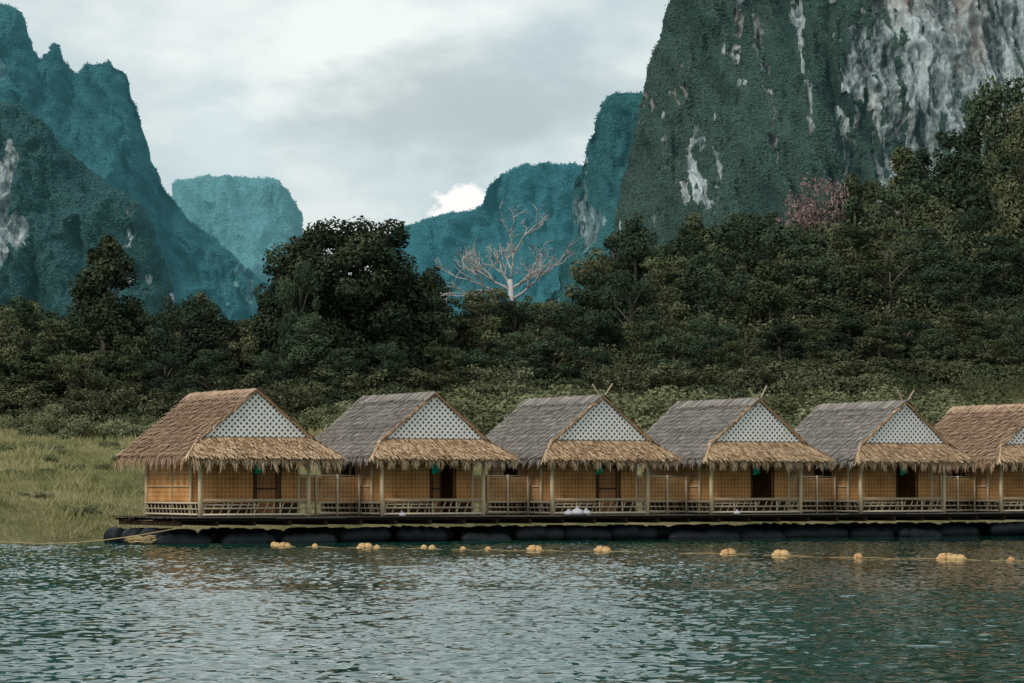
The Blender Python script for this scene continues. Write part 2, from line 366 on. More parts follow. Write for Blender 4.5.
# ------------------------------------------------------------ forest understorey (uncountable mass)
n=220000
fp=rng.uniform(-60,1090,n); fy=172+300*rng.random(n)**1.7; fy[:40000]=rng.uniform(158,184,40000)
FX=wx(fp,fy)+rng.normal(size=n)*.2; FH,FD=ground(FX,fy)
kk=(FD>28)&((fy>166)|(fp>480))
w1,c1=worley(FX/3.6,fy/3.6,301); w2,c2=worley(FX/1.3,fy/1.3,303)
front=sm(fy,182,215)
top=(.5+1.0*c1+front*(1.2+1.8*c1)+front*1.8*sm(fp,560,760)+2.0*sm(fy,230,330))*np.sqrt(np.clip(1.05-w1*w1,0,1))+.5*np.sqrt(np.clip(1-w2*w2,0,1))
edge=sm(fy+(c1-.5)*4,160,176)
zf=FH+top*(.35+.65*edge)*(1-rng.random(n)**2.2*.75)
sz=(.00062*fy*rng.uniform(.6,1.3,n))[:,None]
pos=np.stack([FX,fy,zf],-1)
nr=rng.normal(size=(n,3))*.8+np.array([0,-.5,.7]); nr/=np.linalg.norm(nr,axis=1)[:,None]
a=np.cross(nr,rng.normal(size=(n,3))); a/=np.linalg.norm(a,axis=1)[:,None]; bb=np.cross(nr,a)
Q=np.stack([pos-a*sz,pos-bb*sz*.6,pos+a*sz,pos+bb*sz*.6],1)[kk]
tt=np.clip(c1*.6+c2*.2+rng.uniform(-.1,.25,n),0,1)[kk]
o=link('forest',npmesh('forest',Q.reshape(-1,3),np.arange(len(Q)*4).reshape(-1,4),M_leafU,tint=tt)); o["kind"]="stuff"; o["label"]="dense jungle undergrowth filling the forested slope"; o["category"]="forest"

# ------------------------------------------------------------ trees
def leaf_quads(C,R,n,size,flat=.85,shell=(.6,1.08)):
    d=rng.normal(size=(n,3)); d/=np.linalg.norm(d,axis=1)[:,None]
    r=rng.uniform(shell[0],shell[1],n)[:,None]*R
    pos=C+d*r*np.array([1,1,flat])
    nr=d*.8+rng.normal(size=(n,3))*.6+np.array([0,0,.35]); nr/=np.linalg.norm(nr,axis=1)[:,None]
    a=np.cross(nr,rng.normal(size=(n,3))); a/=np.linalg.norm(a,axis=1)[:,None]+1e-9
    b=np.cross(nr,a)
    s=rng.uniform(.55,1.25,n)[:,None]*size
    return np.stack([pos-a*s,pos-b*s*.55,pos+a*s,pos+b*s*.55],1),d
def crown_from_lobes(name,lobes,mat,size=.24,dens=34):
    Q=[];T=[]
    for (c,R) in lobes:
        n=int(dens*R*R*4*.9/(size/.24)**2)
        q,d=leaf_quads(np.array(c),R,n,size); lt=random.uniform(.12,.66)
        Q.append(q); T.append(np.clip(lt+rng.uniform(-.2,.25,n)+d[:,2]*.06,0,1))
    Q=np.concatenate(Q);T=np.concatenate(T)
    return npmesh(name,Q.reshape(-1,3),np.arange(len(Q)*4).reshape(-1,4),mat,tint=T)
def make_tree(kind,mat,seed,size=.17,dens=38):
    random.seed(seed)
    mb=MB(); lobes=[]
    if kind=='broad':
        H=10
        for i in range(38):
            a=random.uniform(0,6.28); z=random.uniform(1.8,9.0); r=3.5*math.sqrt(random.uniform(.1,1))
            r*=math.sqrt(max(.12,1-((z-5.7)/4.2)**2)); R=random.uniform(.55,1.25)
            lobes.append(((r*math.cos(a),r*math.sin(a),z),R))
    elif kind=='big':
        H=13
        for i in range(120):
            a=random.uniform(0,6.28); r=5.8*math.sqrt(random.random()); z=random.uniform(2.0,12.0)
            r*=math.sqrt(max(.26,1-((z-6.2)/6.8)**2)); R=random.uniform(.7,1.5)
            lobes.append(((r*math.cos(a),r*math.sin(a),z),R))
    elif kind=='tall':
        H=13
        for i in range(46):
            z=.4+12.0*((i+random.random())/46); a=random.uniform(0,6.28)
            wd=1.7*math.sin(math.pi*min(1,max(.2,(z+1.8)/14.4)))**.6+.1
            lobes.append(((wd*.85*math.cos(a),wd*.85*math.sin(a),z),random.uniform(.6,1.05)*(.6+.4*wd)))
    elif kind=='layered':
        H=11
        for L in range(8):
            z=1.8+L*1.22+random.uniform(-.3,.3); rad=random.uniform(1.8,3.4)*(1-.4*L/8)
            for k in range(6):
                a=random.uniform(0,6.28); r=rad*random.uniform(.25,1)
                lobes.append(((r*math.cos(a),r*math.sin(a),z+random.uniform(-.5,.6)),random.uniform(.5,1.05)))
    tk=.18*H/10
    top=H*.78
    mb.tube([(0,0,-1.0),(.1,0,H*.25),(-.1,.1,H*.5),(.05,0,top)],[tk*1.3,tk,tk*.7,tk*.25],7)
    for (c,R) in random.sample(lobes,min(14,len(lobes))):
        z0=min(c[2]*.7,top*.9)
        mb.tube([(0,0,z0),(c[0]*.5,c[1]*.5,(z0+c[2])/2+.1),c],[tk*.45,tk*.3,.05],5)
    return mb.mesh('trunk',M_bark,True),crown_from_lobes('crown',lobes,mat,size,dens),H
def make_bamboo(seed):
    random.seed(seed); mb=MB(); Q=[];T=[]
    for i in range(34):
        a=random.uniform(0,6.28); r0=random.uniform(0,.9); L=random.uniform(4.5,9.5); lean=random.uniform(.8,3.2)
        b=Vector((r0*math.cos(a),r0*math.sin(a),-.5)); o=Vector((math.cos(a),math.sin(a),0))
        pts=[]
        for k in range(7):
            q=k/6; pts.append(b+Vector((0,0,1))*L*(q-.28*q**3)+o*lean*q**2.2)
        mb.tube(pts,[.06,.055,.05,.04,.03,.02,.01],5)
        lt=random.uniform(.1,.8)
        for k in range(1,7):
            n=34
            q,d=leaf_quads(np.array(pts[k])-np.array([0,0,.15]),.75,n,.19,1.0,(.1,1.0)); Q.append(q); T.append(np.clip(lt+rng.uniform(-.25,.25,n),0,1))
    Q=np.concatenate(Q);T=np.concatenate(T)
    return mb.mesh('trunk',M_bark,True),npmesh('crown',Q.reshape(-1,3),np.arange(len(Q)*4).reshape(-1,4),M_leafC,tint=T),8.5
specs=[('broad',M_leafA,1),('broad',M_leafB,2),('broad',M_leafC,3),('layered',M_leafA,4),('layered',M_leafB,5),('tall',M_leafA,6),('tall',M_leafB,7),('tall',M_leafB,9)]
protos=[(k,)+make_tree(k,m,s) for k,m,s in specs]
far=[(k,)+make_tree(k,m,s+50,.23,40) for k,m,s in specs]
bamb=[('bamboo',)+make_bamboo(8),('bamboo',)+make_bamboo(9)]
big=('big',)+make_tree('big',M_leafD,10,.17,44)
talld=('tall',)+make_tree('tall',M_leafD,14,.16,50)
pinkp=('broad',)+make_tree('broad',M_pink,12,.20,11)
random.seed(99)
LAB={'broad':'round leafy olive tree in the dense forest','layered':'ragged layered tree on the forested slope','tall':'narrow upright dark tree in the forest','bamboo':'arching feathery bamboo clump at the forest edge','big':'large spreading dark green tree above the bank'}
treecount=0
def place(pr,px,Y,top_py=None,height=None,wpx=None,label=None,name=None):
    global treecount
    kind,tm,cm,H=pr
    X=wx(px,Y); g=float(ground(np.array([X]),np.array([Y]))[0][0])
    h=height if height else wz(top_py,Y)-g
    sc=h/H
    sx=sc
    if wpx:
        base={'broad':7.6,'big':12.6,'tall':3.9,'layered':6.6,'bamboo':7.5}[kind]
        sx=wpx*Y/F/base
    nm=name or ('bamboo_clump' if kind=='bamboo' else 'tree')
    e=link(nm,None,None,(X,Y,g)); e.empty_display_size=.5
    e.rotation_euler=(0,0,random.uniform(0,6.28)); e.scale=(sx,sx,sc)
    link('trunk',tm,e); link('crown',cm,e)
    tag(e,label or LAB[kind],'bamboo' if kind=='bamboo' else 'tree','trees of the lakeside forest' if kind!='bamboo' else 'bamboo clumps of the forest edge')
    treecount+=1
place(talld,105,180,230,wpx=62,label='tall narrow dark tree standing above its neighbours')
place(big,345,192,220,wpx=192)
place(protos[1],400,194,256,wpx=80); place(protos[4],282,190,268,wpx=72); place(protos[1],300,186,255,wpx=60)
for px,Y,py,w,k in [(22,186,292,95,1),(-8,180,300,80,0),(58,178,325,80,3),(150,180,318,75,4),(182,196,290,66,1),(210,190,302,54,6),(243,190,325,66,2),
    (312,178,310,40,6),(425,192,300,66,4),(445,196,308,76,0),(485,196,294,76,3),(515,198,292,66,1),(545,200,292,80,0),(572,198,300,80,1),(85,175,345,70,0),(130,176,340,60,3),
    (465,198,300,66,4),(600,204,278,76,4),(35,176,350,50,5),(165,176,350,55,1),(630,200,270,70,1),(665,206,262,80,3),(700,210,250,50,6),(735,204,268,85,1),(770,200,258,46,5),(810,206,250,90,4),(850,204,262,50,7),(890,202,250,90,0),(930,206,240,50,6),(965,200,258,90,1),(1005,202,240,80,4),(640,182,325,64,3),(710,184,312,64,1),(780,184,318,40,7),(850,184,308,40,6),(905,184,318,74,1),(960,186,302,40,5),(1015,186,308,64,1),(470,180,345,60,1),(520,180,335,60,4),(555,182,330,40,6),
    (675,180,325,40,6),(745,180,335,60,0),(815,180,332,54,3),(880,180,325,40,5),(935,180,330,60,4),(985,180,334,60,0),(595,180,345,60,1),(440,178,350,56,3),(385,177,340,60,1),(345,176,350,60,4),(270,177,348,56,1),(215,176,352,60,4)]:
    place(protos[k],px,Y,py,wpx=w)
for px,Y,py,w in [(360,176,355,90),(650,176,345,90),(430,176,356,80),(790,190,300,100),(870,194,290,100),(500,176,352,80),(235,176,355,80),(20,172,375,90),(180,172,375,80),(580,182,330,80),(765,176,350,85),(925,176,348,90),(1000,178,342,90),(290,172,368,80),(610,176,352,70),(700,176,350,80),(840,176,350,90),(110,172,375,70),(540,196,310,70),(690,196,285,80),(950,190,290,90)]:
    place(random.choice(bamb),px,Y,py,wpx=w)
rows=[(222,54),(240,48),(262,43),(288,40),(316,37),(346,35),(378,33),(408,31)]
for Y,spx in rows:
    px=-40+random.uniform(0,30)
    while px<1075:
        q=px+random.uniform(-8,8); yy=Y+random.uniform(-8,8)
        if q<560 and Y>300 and random.random()<.5: px+=spx; continue
        r=random.random()
        pool=protos if Y<235 else far
        pr=random.choice(bamb) if r<.14 else random.choice(pool)
        hgt=random.uniform(5.5,9.0)*(1.25 if pr[0]=='tall' else 1)
        if q>600: hgt*=random.uniform(.8,1.4)
        if px<600: hgt*=.88
        if 440<q<585: hgt=min(hgt,6.2)
        w_=random.uniform(.95,1.3)*hgt*.72*F/yy if pr[0]!='tall' else None
        place(pr,q,yy,height=hgt,wpx=w_)
        px+=spx*random.uniform(.8,1.2)
place(pinkp,822,300,168,wpx=62,label='pale mauve blossoming tree on the forest slope')
place(pinkp,800,302,186,wpx=44,label='pale mauve blossoming tree on the forest slope')
place(pinkp,882,240,246,wpx=22,label='small mauve flowering tree among green trees')
for px,Y,py,w,k in [(1005,330,72,85,1),(955,330,135,70,4),(1040,320,92,80,2),(905,335,152,70,3),(862,335,168,56,0),(760,330,208,60,1),(715,330,228,60,5),(670,330,240,60,0),(640,330,257,50,3)]:
    place(far[k],px,Y,py,wpx=w)
print('trees',treecount)
# shrubs
def shrub_mesh(seed):
    random.seed(seed)
    lobes=[((random.uniform(-1.1,1.1),random.uniform(-1,1),random.uniform(.2,1.2)),random.uniform(.35,.7)) for i in range(13)]
    return crown_from_lobes('shrub',lobes,M_shrub,.085,40)
shr=[shrub_mesh(i) for i in (31,32,33)]
random.seed(5)
for i in range(180):
    if i<125: px=random.uniform(440,1050); Y=random.uniform(148,168); s=random.uniform(.6,1.5)
    elif i<155: px=random.uniform(-10,470); Y=random.uniform(153,170); s=random.uniform(.45,.9)
    else: px=random.uniform(-10,185); Y=random.uniform(116,150); s=random.uniform(.2,.42)
    X=wx(px,Y); g,dd=ground(np.array([X]),np.array([Y])); g=float(g[0])
    if dd[0]<2: continue
    o=link('shrub',random.choice(shr),None,(X,Y,g-.1))
    o.scale=(s*1.3,s*1.3,s*(.7 if i>=155 else 1)); o.rotation_euler=(0,0,random.uniform(0,6.28))
    tag(o,'pale green leafy shrub on the grassy bank','shrub','shrubs along the top of the bank')
# bare tree
def bare(name,px,Y,top,wpx,seed,label,mat=M_pale,depth=5,fork=.55,ll=.58,base=.115,nch=3,arms=((-1.3,1.05),(-.8,.85),(-.2,.7),(.3,.85),(.9,.8),(1.3,1.0))):
    random.seed(seed); mb=MB()
    X=wx(px,Y); g=float(ground(np.array([X]),np.array([Y]))[0][0]); H=wz(top,Y)-g
    wd=wpx*Y/F/2; tr=H*fork
    def br(p,d,L,r,lv):
        pts=[p];q=p.copy();dd=d.copy(); ns=5
        for k in range(ns):
            dd=(dd+Vector((random.uniform(-.3,.3),random.uniform(-.3,.3),random.uniform(-.2,.26)))).normalized()
            q=q+dd*L/ns; pts.append(q.copy())
        mb.tube(pts,[r*(1-.11*k) for k in range(ns+1)],5 if lv>1 else 3)
        if lv>0:
            for k in range(nch if lv>1 else 2):
                j=random.choice((2,3,4,5,5))
                nd=(dd+Vector((random.uniform(-1.1,1.1),random.uniform(-.9,.9),random.uniform(-.35,.65)))).normalized()
                br(pts[j],nd,L*random.uniform(.45,.85),max(.034,r*random.uniform(.55,.68)),lv-1)
    mb.tube([(0,0,-1),(.25,0,tr*.5),(0,0,tr)],[.28,.24,.19],7)
    for a,l in arms:
        a+=random.uniform(-.12,.12)
        br(Vector((0,0,tr-random.uniform(0,1.6))),Vector((math.sin(a)*1.3,random.uniform(-.5,.5),math.cos(a)*.75+.15)).normalized(),wd*ll*l,base,depth-1)
    o=link(name,mb.mesh(name,mat,True),None,(X,Y,g)); tag(o,label,'tree'); return o
bare('bare_tree',510,222,232,104,23,'leafless pale tree with wide spreading branches above the forest',depth=5,fork=.68,ll=.68,base=.135)
bare('bare_tree',905,295,172,60,8,'leafless twiggy pale tree on the forest slope',depth=5,fork=.6)

# ------------------------------------------------------------ bungalows
W=4.43; CX=W/2; AP=4.72; HW=3.12; EZ=2.26; TH=math.atan2(AP-EZ,HW); BH=2.2; GZ=AP-BH*math.tan(TH)
RB=6.0; BY=5.3
def strips(mb,O,A,Dn,Nn,L,ext,rows,w=.07,sl=.42,lift=.03,tb=(0,1),up=(.02,.10)):
    O=Vector(O);A=Vector(A);Dn=Vector(Dn);Nn=Vector(Nn)
    for i in range(rows):
        q=L*i/rows; a0,a1=ext(q); n=int((a1-a0)/(w*.85)); rt=random.uniform(-.12,.12)
        for k in range(n):
            a=a0+(a1-a0)*(k+random.uniform(-.3,.9))/n
            qq=q+random.uniform(-.04,.04); l=sl*random.uniform(.8,1.12); sk=random.uniform(-.035,.035)
            ww=w*random.uniform(.5,.85)
            p0=O+A*a+Dn*qq+Nn*lift; p1=O+A*(a+sk)+Dn*(qq+l)+Nn*(lift+random.uniform(*up))
            mb.poly([p0-A*ww,p0+A*ww,p1+A*ww*.7,p1-A*ww*.7],min(1,max(0,random.uniform(*tb)+rt)))
def fringe(mb,P,Q,out,n,l=(.2,.5),w=.035):
    P=Vector(P);Q=Vector(Q);out=Vector(out);A=(Q-P).normalized()
    for k in range(n):
        u=random.random()
        p=P.lerp(Q,u)+Vector((0,0,random.uniform(-.03,.08)))-out*random.uniform(0,.15)
        L=random.uniform(*l)*(.65+.7*math.sin(u*37)**2); m=p+out*L*.35+Vector((0,0,-L*.5)); e=m+out*L*.12+A*random.uniform(-.1,.1)+Vector((0,0,-L*.45))
        w_=w*random.uniform(.4,1)
        mb.poly([p-A*w_,p+A*w_,m+A*w_*.8,m-A*w_*.8]); mb.poly([m-A*w_*.8,m+A*w_*.8,e+A*w_*.2,e-A*w_*.2])
c,s_=math.cos(TH),math.sin(TH); SL=HW/c; QB=BH/c
def ext_side(q): 
    f=max(0,(q-QB)/(SL-QB)); return (-.24-f*.71,RB)
random.seed(21)
def roof_mesh(name,mat,rough=0):
    mb=MB()
    for sg in (-1,1):
        Dn=Vector((sg*c,0,-s_)); Nn=Vector((sg*s_,0,c)); O=Vector((CX,0,AP))
        for top in (0,-.07):
            pts=[O+Vector((0,-.22,0))+Nn*top,O+Vector((0,RB,0))+Nn*top,O+Vector((0,RB,0))+Dn*SL+Nn*top,O+Vector((0,-.9,0))+Dn*SL+Nn*top,O+Vector((0,-.22,0))+Dn*QB+Nn*top]
            mb.poly(pts,.15)
        strips(mb,O,(0,1,0),Dn,Nn,SL-.05,ext_side,15,.06,.40,.02,(.05,.95),(.03,.07+.06*rough))
        e0=O+Dn*SL
        fringe(mb,e0+Vector((0,-.9,0)),e0+Vector((0,RB,0)),(sg*.6,0,0),640,(.10,.38+.15*rough))
    for sg in (-1,1):
        strips(mb,(CX,0,AP+.03),(0,1,0),(sg*c,0,-s_),(sg*s_,0,c),.12,lambda q:(-.28,RB+.05),2,.08,.5,.05,(0,1),(.01,.03))
    mb.poly([(CX,RB-.1,AP-.05),(CX-HW+.2,RB-.1,EZ+.1),(CX+HW-.2,RB-.1,EZ+.1)],.2)
    return mb.mesh(name,mat)
R_grey=[roof_mesh('roof',M_grey) for _ in range(2)]; R_brown=roof_mesh('roof',M_brown,1)
def awning_mesh(rough=0):
    mb=MB(); ZT=GZ+.0; dz=ZT-EZ; dy=.95; L=math.hypot(dz,dy); Dn=Vector((0,-dy/L,-dz/L)); Nn=Vector((0,-dz/L,dy/L)); O=Vector((CX,-.03,ZT))
    for top in (0,-.07):
        mb.poly([O+Vector((-BH-.05,0,0))+Nn*top,O+Vector((BH+.05,0,0))+Nn*top,O+Vector((HW,0,0))+Dn*L+Nn*top,O+Vector((-HW,0,0))+Dn*L+Nn*top],.2)
    strips(mb,O,(1,0,0),Dn,Nn,L,lambda q:(-BH-.05-(HW-BH-.05)*q/L,BH+.05+(HW-BH-.05)*q/L),8,.05,.42,.02)
    e=O+Dn*L
    fringe(mb,e+Vector((-HW,0,0)),e+Vector((HW,0,0)),(0,-.7,0),950,(.08,.45+.12*rough),.025)
    for sg in (-1,1):
        Dn2=Vector((sg*c,0,-s_)); Nn2=Vector((sg*s_,0,c))
        P=Vector((CX,-.23,AP+.02)); A=Dn2; Lr=QB+.1
        mb.tube([P-Nn2*.02,P+A*Lr-Nn2*.02],[.035,.04],6,.45)
        for k in range(260):
            p=P+A*random.uniform(0,Lr)+Nn2*random.uniform(.01,.05); d=(A*random.uniform(.4,1)+Vector((0,random.uniform(-.35,.3),0))-Nn2*random.uniform(0,.25)).normalized()
            l=random.uniform(.12,.32); a=Nn2.cross(d).normalized()*random.uniform(.015,.03); yo=Vector((0,random.uniform(-.06,.10),0))
            mb.poly([p+yo-a,p+yo+a,p+yo+d*l+a*.4,p+yo+d*l-a*.4])
        hp=O+Vector((sg*(BH+.05),0,0)); hq=O+Vector((sg*HW,0,0))+Dn*L
        for k in range(160):
            p=hp.lerp(hq,random.random()); d=Vector((sg*random.uniform(.2,.9),-random.uniform(.2,.9),-.75)).normalized()
            l=random.uniform(.2,.45); a=d.cross(Vector((0,0,1))).normalized()*.03
            mb.poly([p+Nn*.06-a,p+Nn*.06+a,p+Nn*.05+d*l+a*.4,p+Nn*.05+d*l-a*.4])
    return mb.mesh('thatch_awning',M_gold)
AW=[awning_mesh(1),awning_mesh(),awning_mesh()]
def clipseg(a,b,tri):
    t0,t1=0.,1.; d=(b[0]-a[0],b[1]-a[1])
    for i in range(3):
        p=tri[i];q=tri[(i+1)%3]; nx,ny=-(q[1]-p[1]),(q[0]-p[0])
        f0=(a[0]-p[0])*nx+(a[1]-p[1])*ny; fd=d[0]*nx+d[1]*ny
        if abs(fd)<1e-9:
            if f0<0: return None
            continue
        t=-f0/fd
        if fd>0: t0=max(t0,t)
        else: t1=min(t1,t)
    if t0>=t1-.01: return None
    return (a[0]+d[0]*t0,a[1]+d[1]*t0),(a[0]+d[0]*t1,a[1]+d[1]*t1)
GY_=-.14
def lattice():
    mb=MB(); tri=[(CX-BH,GZ),(CX+BH,GZ),(CX,AP-.04)]
    for sg in (1,-1):
        for k in range(-40,80):
            x0=CX-BH+k*.24
            sgm=clipseg((x0,GZ),(x0+sg*3.0,GZ+3.0),tri)
            if not sgm: continue
            (ax,az),(bx,bz)=sgm; wv=.040; yy=GY_-.03-(.006 if sg>0 else 0)
            nx,nz=-sg*.707*wv,.707*wv
            mb.poly([(ax-nx,yy,az-nz),(bx-nx,yy,bz-nz),(bx+nx,yy,bz+nz),(ax+nx,yy,az+nz)])
    return mb.mesh('lattice',M_lat)
LATM=lattice()
mb=MB(); mb.poly([(CX-BH,GY_,GZ-.05),(CX+BH,GY_,GZ-.05),(CX,GY_,AP-.05)],.5); mb.poly([(CX-BH,GY_+.05,GZ-.05),(CX+BH,GY_+.05,GZ-.05),(CX,GY_+.05,AP-.05)],.5); GAB=mb.mesh('gable',M_latb)
def postm(h,r=.07):
    mb=MB(); mb.tube([(0,0,0),(0,0,h*.33),(0.01,0,h*.66),(0,0,h)],[r,r*.97,r*.94,r*.9],8,.7); return mb.mesh('post',M_post,True)
PF=postm(2.55,.08); PB=postm(2.85,.055)
def rail_front():
    mb=MB()
    for z,r in ((.07,.045),(.30,.038),(.60,.06)): mb.tube([(.05,0,z),(W-.05,0,z+random.uniform(-.015,.015))],r,6)
    n=13
    for k in range(n):
        x=.1+(W-.2)*k/(n-1)
        if k%3==0: mb.tube([(x,.05,0.0),(x,.05,.60)],.035,5)
        if k<n-1: mb.tube([(x,.06,.08),(x+random.uniform(.14,.26),.06,.57)],.026,5,.35)
    return mb.mesh('railing',M_rail,True)
def rail_side():
    mb=MB()
    for z,r in ((.08,.04),(.28,.028),(.5,.045)): mb.tube([(0,.07,z),(0,BY-.1,z)],r,6)
    for k in range(14):
        mb.tube([(.04,.2+k*.36,.03),(.04,.4+k*.36,.5)],.02,5,.2)
    return mb.mesh('railing',M_rail,True)
def bench():
    mb=MB()
    for k in range(5): mb.tube([(.15,.16+k*.07,.43),(W-2.0,.16+k*.07,.43)],.033,6)
    for x in (.3,1.3,2.2): mb.tube([(x,.30,0),(x,.30,.4)],.03,5)
    return mb.mesh('bench',M_rail,True)
RF=rail_front(); RS=rail_side(); BN=bench()
YW=.90; DX0,DX1=2.6,3.62; WT=2.85
mb=MB(); mb.box(.05,DX0,YW,YW+.05,.5,WT); mb.box(DX1,W-.05,YW,YW+.05,.5,WT); mb.box(DX0,DX1,YW,YW+.05,1.98,WT); FW=mb.mesh('wall',M_weave)
mb=MB(); mb.box(.05,DX0,YW+.01,YW+.05,0,.497); mb.box(DX1,W-.05,YW+.01,YW+.05,0,.497); FWL=mb.mesh('wall',M_dark)
mb=MB()
for x in (DX0-.03,DX1+.03): mb.tube([(x,YW-.045,0),(x,YW-.045,WT-.1)],.03,6)
mb.tube([(.06,YW-.09,2.05),(W-.06,YW-.09,2.05)],.03,6)
FR=mb.mesh('wall_frame',M_dark,True)
mb=MB(); mb.box(0,DX1-DX0-.08,0,.035,.02,1.93); DOOR=mb.mesh('door',M_door)
mb=MB(); mb.box(.02,.06,-.02,-.002,.03,1.92); mb.box(.84,.9,-.02,-.002,.03,1.92); mb.box(.06,.84,-.02,-.002,1.0,1.06); mb.box(.06,.84,-.02,-.002,1.86,1.92);DFR=mb.mesh('door_frame',M_dark)
def side(x,win,z0):
    mb=MB()
    if win:
        y0,y1,zb=win
        mb.box(x,x+.04,YW+.06,BY-.05,z0,zb); mb.box(x,x+.04,YW+.06,y0,zb,WT-.15); mb.box(x,x+.04,y1,BY-.05,zb,WT-.15); mb.box(x,x+.04,y0,y1,2.05,WT-.15)
    else: mb.box(x,x+.04,YW+.06,BY-.05,z0,WT-.15)
    return mb
def window(y0,y1,zb):
    mb=MB()
    for y in (y0,y1): mb.box(-.03,-.002,y-.03,y+.03,zb-.02,2.07)
    mb.box(-.03,-.002,y0+.03,y1-.03,zb-.03,zb+.02); mb.box(-.03,-.002,y0+.03,y1-.03,2.03,2.07); return mb.mesh('window',M_post)
WINS=[None,(2.2,3.7,1.3),(2.6,4.0,1.25),None,(2.0,3.4,1.3),(2.4,3.4,1.2)]
SWs=[side(.0,wn_,.55).mesh('wall',M_weave if k==0 else M_weave2) for k,wn_ in enumerate(WINS)]
WNm=[window(*w_) if w_ else None for w_ in WINS]
SW_r=side(W-.04,None,0).mesh('wall',M_weave)
mb=MB(); mb.box(.05,.09,YW+.06,BY-.05,0,.62); SWl=mb.mesh('wall',M_dark)
mb=MB(); mb.box(.05,W-.05,BY-.04,BY,0,WT); BW=mb.mesh('wall',M_weave2)
mb=MB()
for yy in (.06,2.7,5.1): mb.tube([(0-.02,yy,.0),(-.02,yy,2.7)],.035,6)
mb.tube([(-.03,.9,1.12),(-.03,5.2,1.12)],.03,6)
SFR=mb.mesh('wall_frame',M_post,True)
mb=MB(); mb.tube([(-.4,0,2.2),(W+.4,0,2.2)],.06,7); BM=mb.mesh('beam',M_post,True)
mb=MB(); mb.tube([(-.15,0,-.3),(.5,0,.5)],.032,5,.2); mb.tube([(.15,.07,-.3),(-.46,.07,.45)],.032,5,.3); FIN=mb.mesh('finial',M_rail)
mb=MB()
seg=6
for i in range(seg):
    x0=-.2+.4*i/seg;x1=-.2+.4*(i+1)/seg; f=lambda x:.03*math.sin(x*30)
    mb.poly([(x0,f(x0)-.075,-.62+.04*math.sin(x0*9)),(x1,f(x1)-.075,-.62+.04*math.sin(x1*9)),(x1,-.075,.05),(x0,-.075,.05)])
    mb.poly([(x0,-.075,.05),(x1,-.075,.05),(x1,.075,.05),(x0,.075,.05)])
    mb.poly([(x0,.075,.05),(x1,.075,.05),(x1,.075,-.2),(x0,.075,-.2)])
CLO=mb.mesh('cloth',M_green,True)
HLAB=['brown thatched bamboo bungalow with closed side wall','grey thatched bamboo bungalow with half open door','grey thatched bamboo bungalow with crossed ridge poles',
 'grey thatched bamboo bungalow with dark open doorway','grey thatched bamboo bungalow with dark open doorway','brown thatched bamboo bungalow at the row end']
SP=7.54
def row(s,t,z=0): 
    p=P0+E*s+Dv*t; return (p[0],p[1],z)
DZ=1.0
mbp=MB(); mbp.box(W+.1,SP-.15,1.6,1.64,.55,1.5); FPAN=mbp.mesh('panel',M_weave2)
mbp=MB(); 
for z in (.08,.3,.5,1.55): mbp.tube([(W+.06,1.62,z),(SP-.1,1.62,z)],.03,6)
for k in range(4): mbp.tube([(W+.12+k*.93,1.56,0),(W+.12+k*.93,1.56,1.6)],.04,6)
FRL=mbp.mesh('bamboo_fence',M_rail,True)
for i in range(6):
    e=link('floating_bungalow',None,None,row(SP*i,0,DZ)); e.rotation_euler=(0,0,ANG+random.uniform(-.012,.012)); e.empty_display_size=1
    tag(e,HLAB[i]+' on a floating platform','bungalow','thatched bungalows along the floating platform')
    rf=link('roof',R_brown if i in (0,5) else R_grey[i%2],e)
    if i>=2:
        fo_=link('finial',FIN,rf,(CX,-.2,AP+.02)); fo_.rotation_euler=(0,random.uniform(-.15,.15),random.uniform(-.2,.2))
    link('thatch_awning',AW[0 if i==0 else 1+i%2],e)
    g=link('gable',GAB,e); link('lattice',LATM,g)
    for x,y,m in ((0,0,PF),(W,0,PF),(0,YW,PB),(W,YW,PB),(0,BY,PB),(W,BY,PB)): link('post',m,e,(x,y,0))
    link('railing',RF,e); link('railing',RS,e,(-.07,0,0)); link('bench',BN,e); link('beam',BM,e)
    w=link('wall',FW,e); link('wall_frame',FR,w); link('wall',FWL,e)
    w=link('wall',SWs[i],e); link('wall_frame',SFR,w)
    link('wall',SW_r,e); link('wall',BW,e); link('wall',SWl,e)
    if WNm[i]: link('window',WNm[i],e)
    d=link('door',DOOR,e,(DX0+.04,YW+.005,0))
    link('door_frame',DFR,d)
    if i in (3,4): d.rotation_euler=(0,0,math.radians(100))
    if i==1: d.rotation_euler=(0,0,math.radians(38))
    o=link('cloth',CLO,None,row(SP*i+[2.35,2.3,2.15,2.2,2.2,2.2][i],0,DZ+2.22)); o.rotation_euler=(0,0,ANG); o.scale=(.8,1,.95)
    tag(o,'green cloth hanging over the porch beam','cloth','green cloths hanging on the porches')
    if i<5:
        o=link('bamboo_fence',FRL,None,row(SP*i,0,.99)); o.rotation_euler=(0,0,ANG); link('panel',FPAN,o)
        tag(o,'low woven bamboo fence between two bungalows','fence','woven fences between the bungalows')
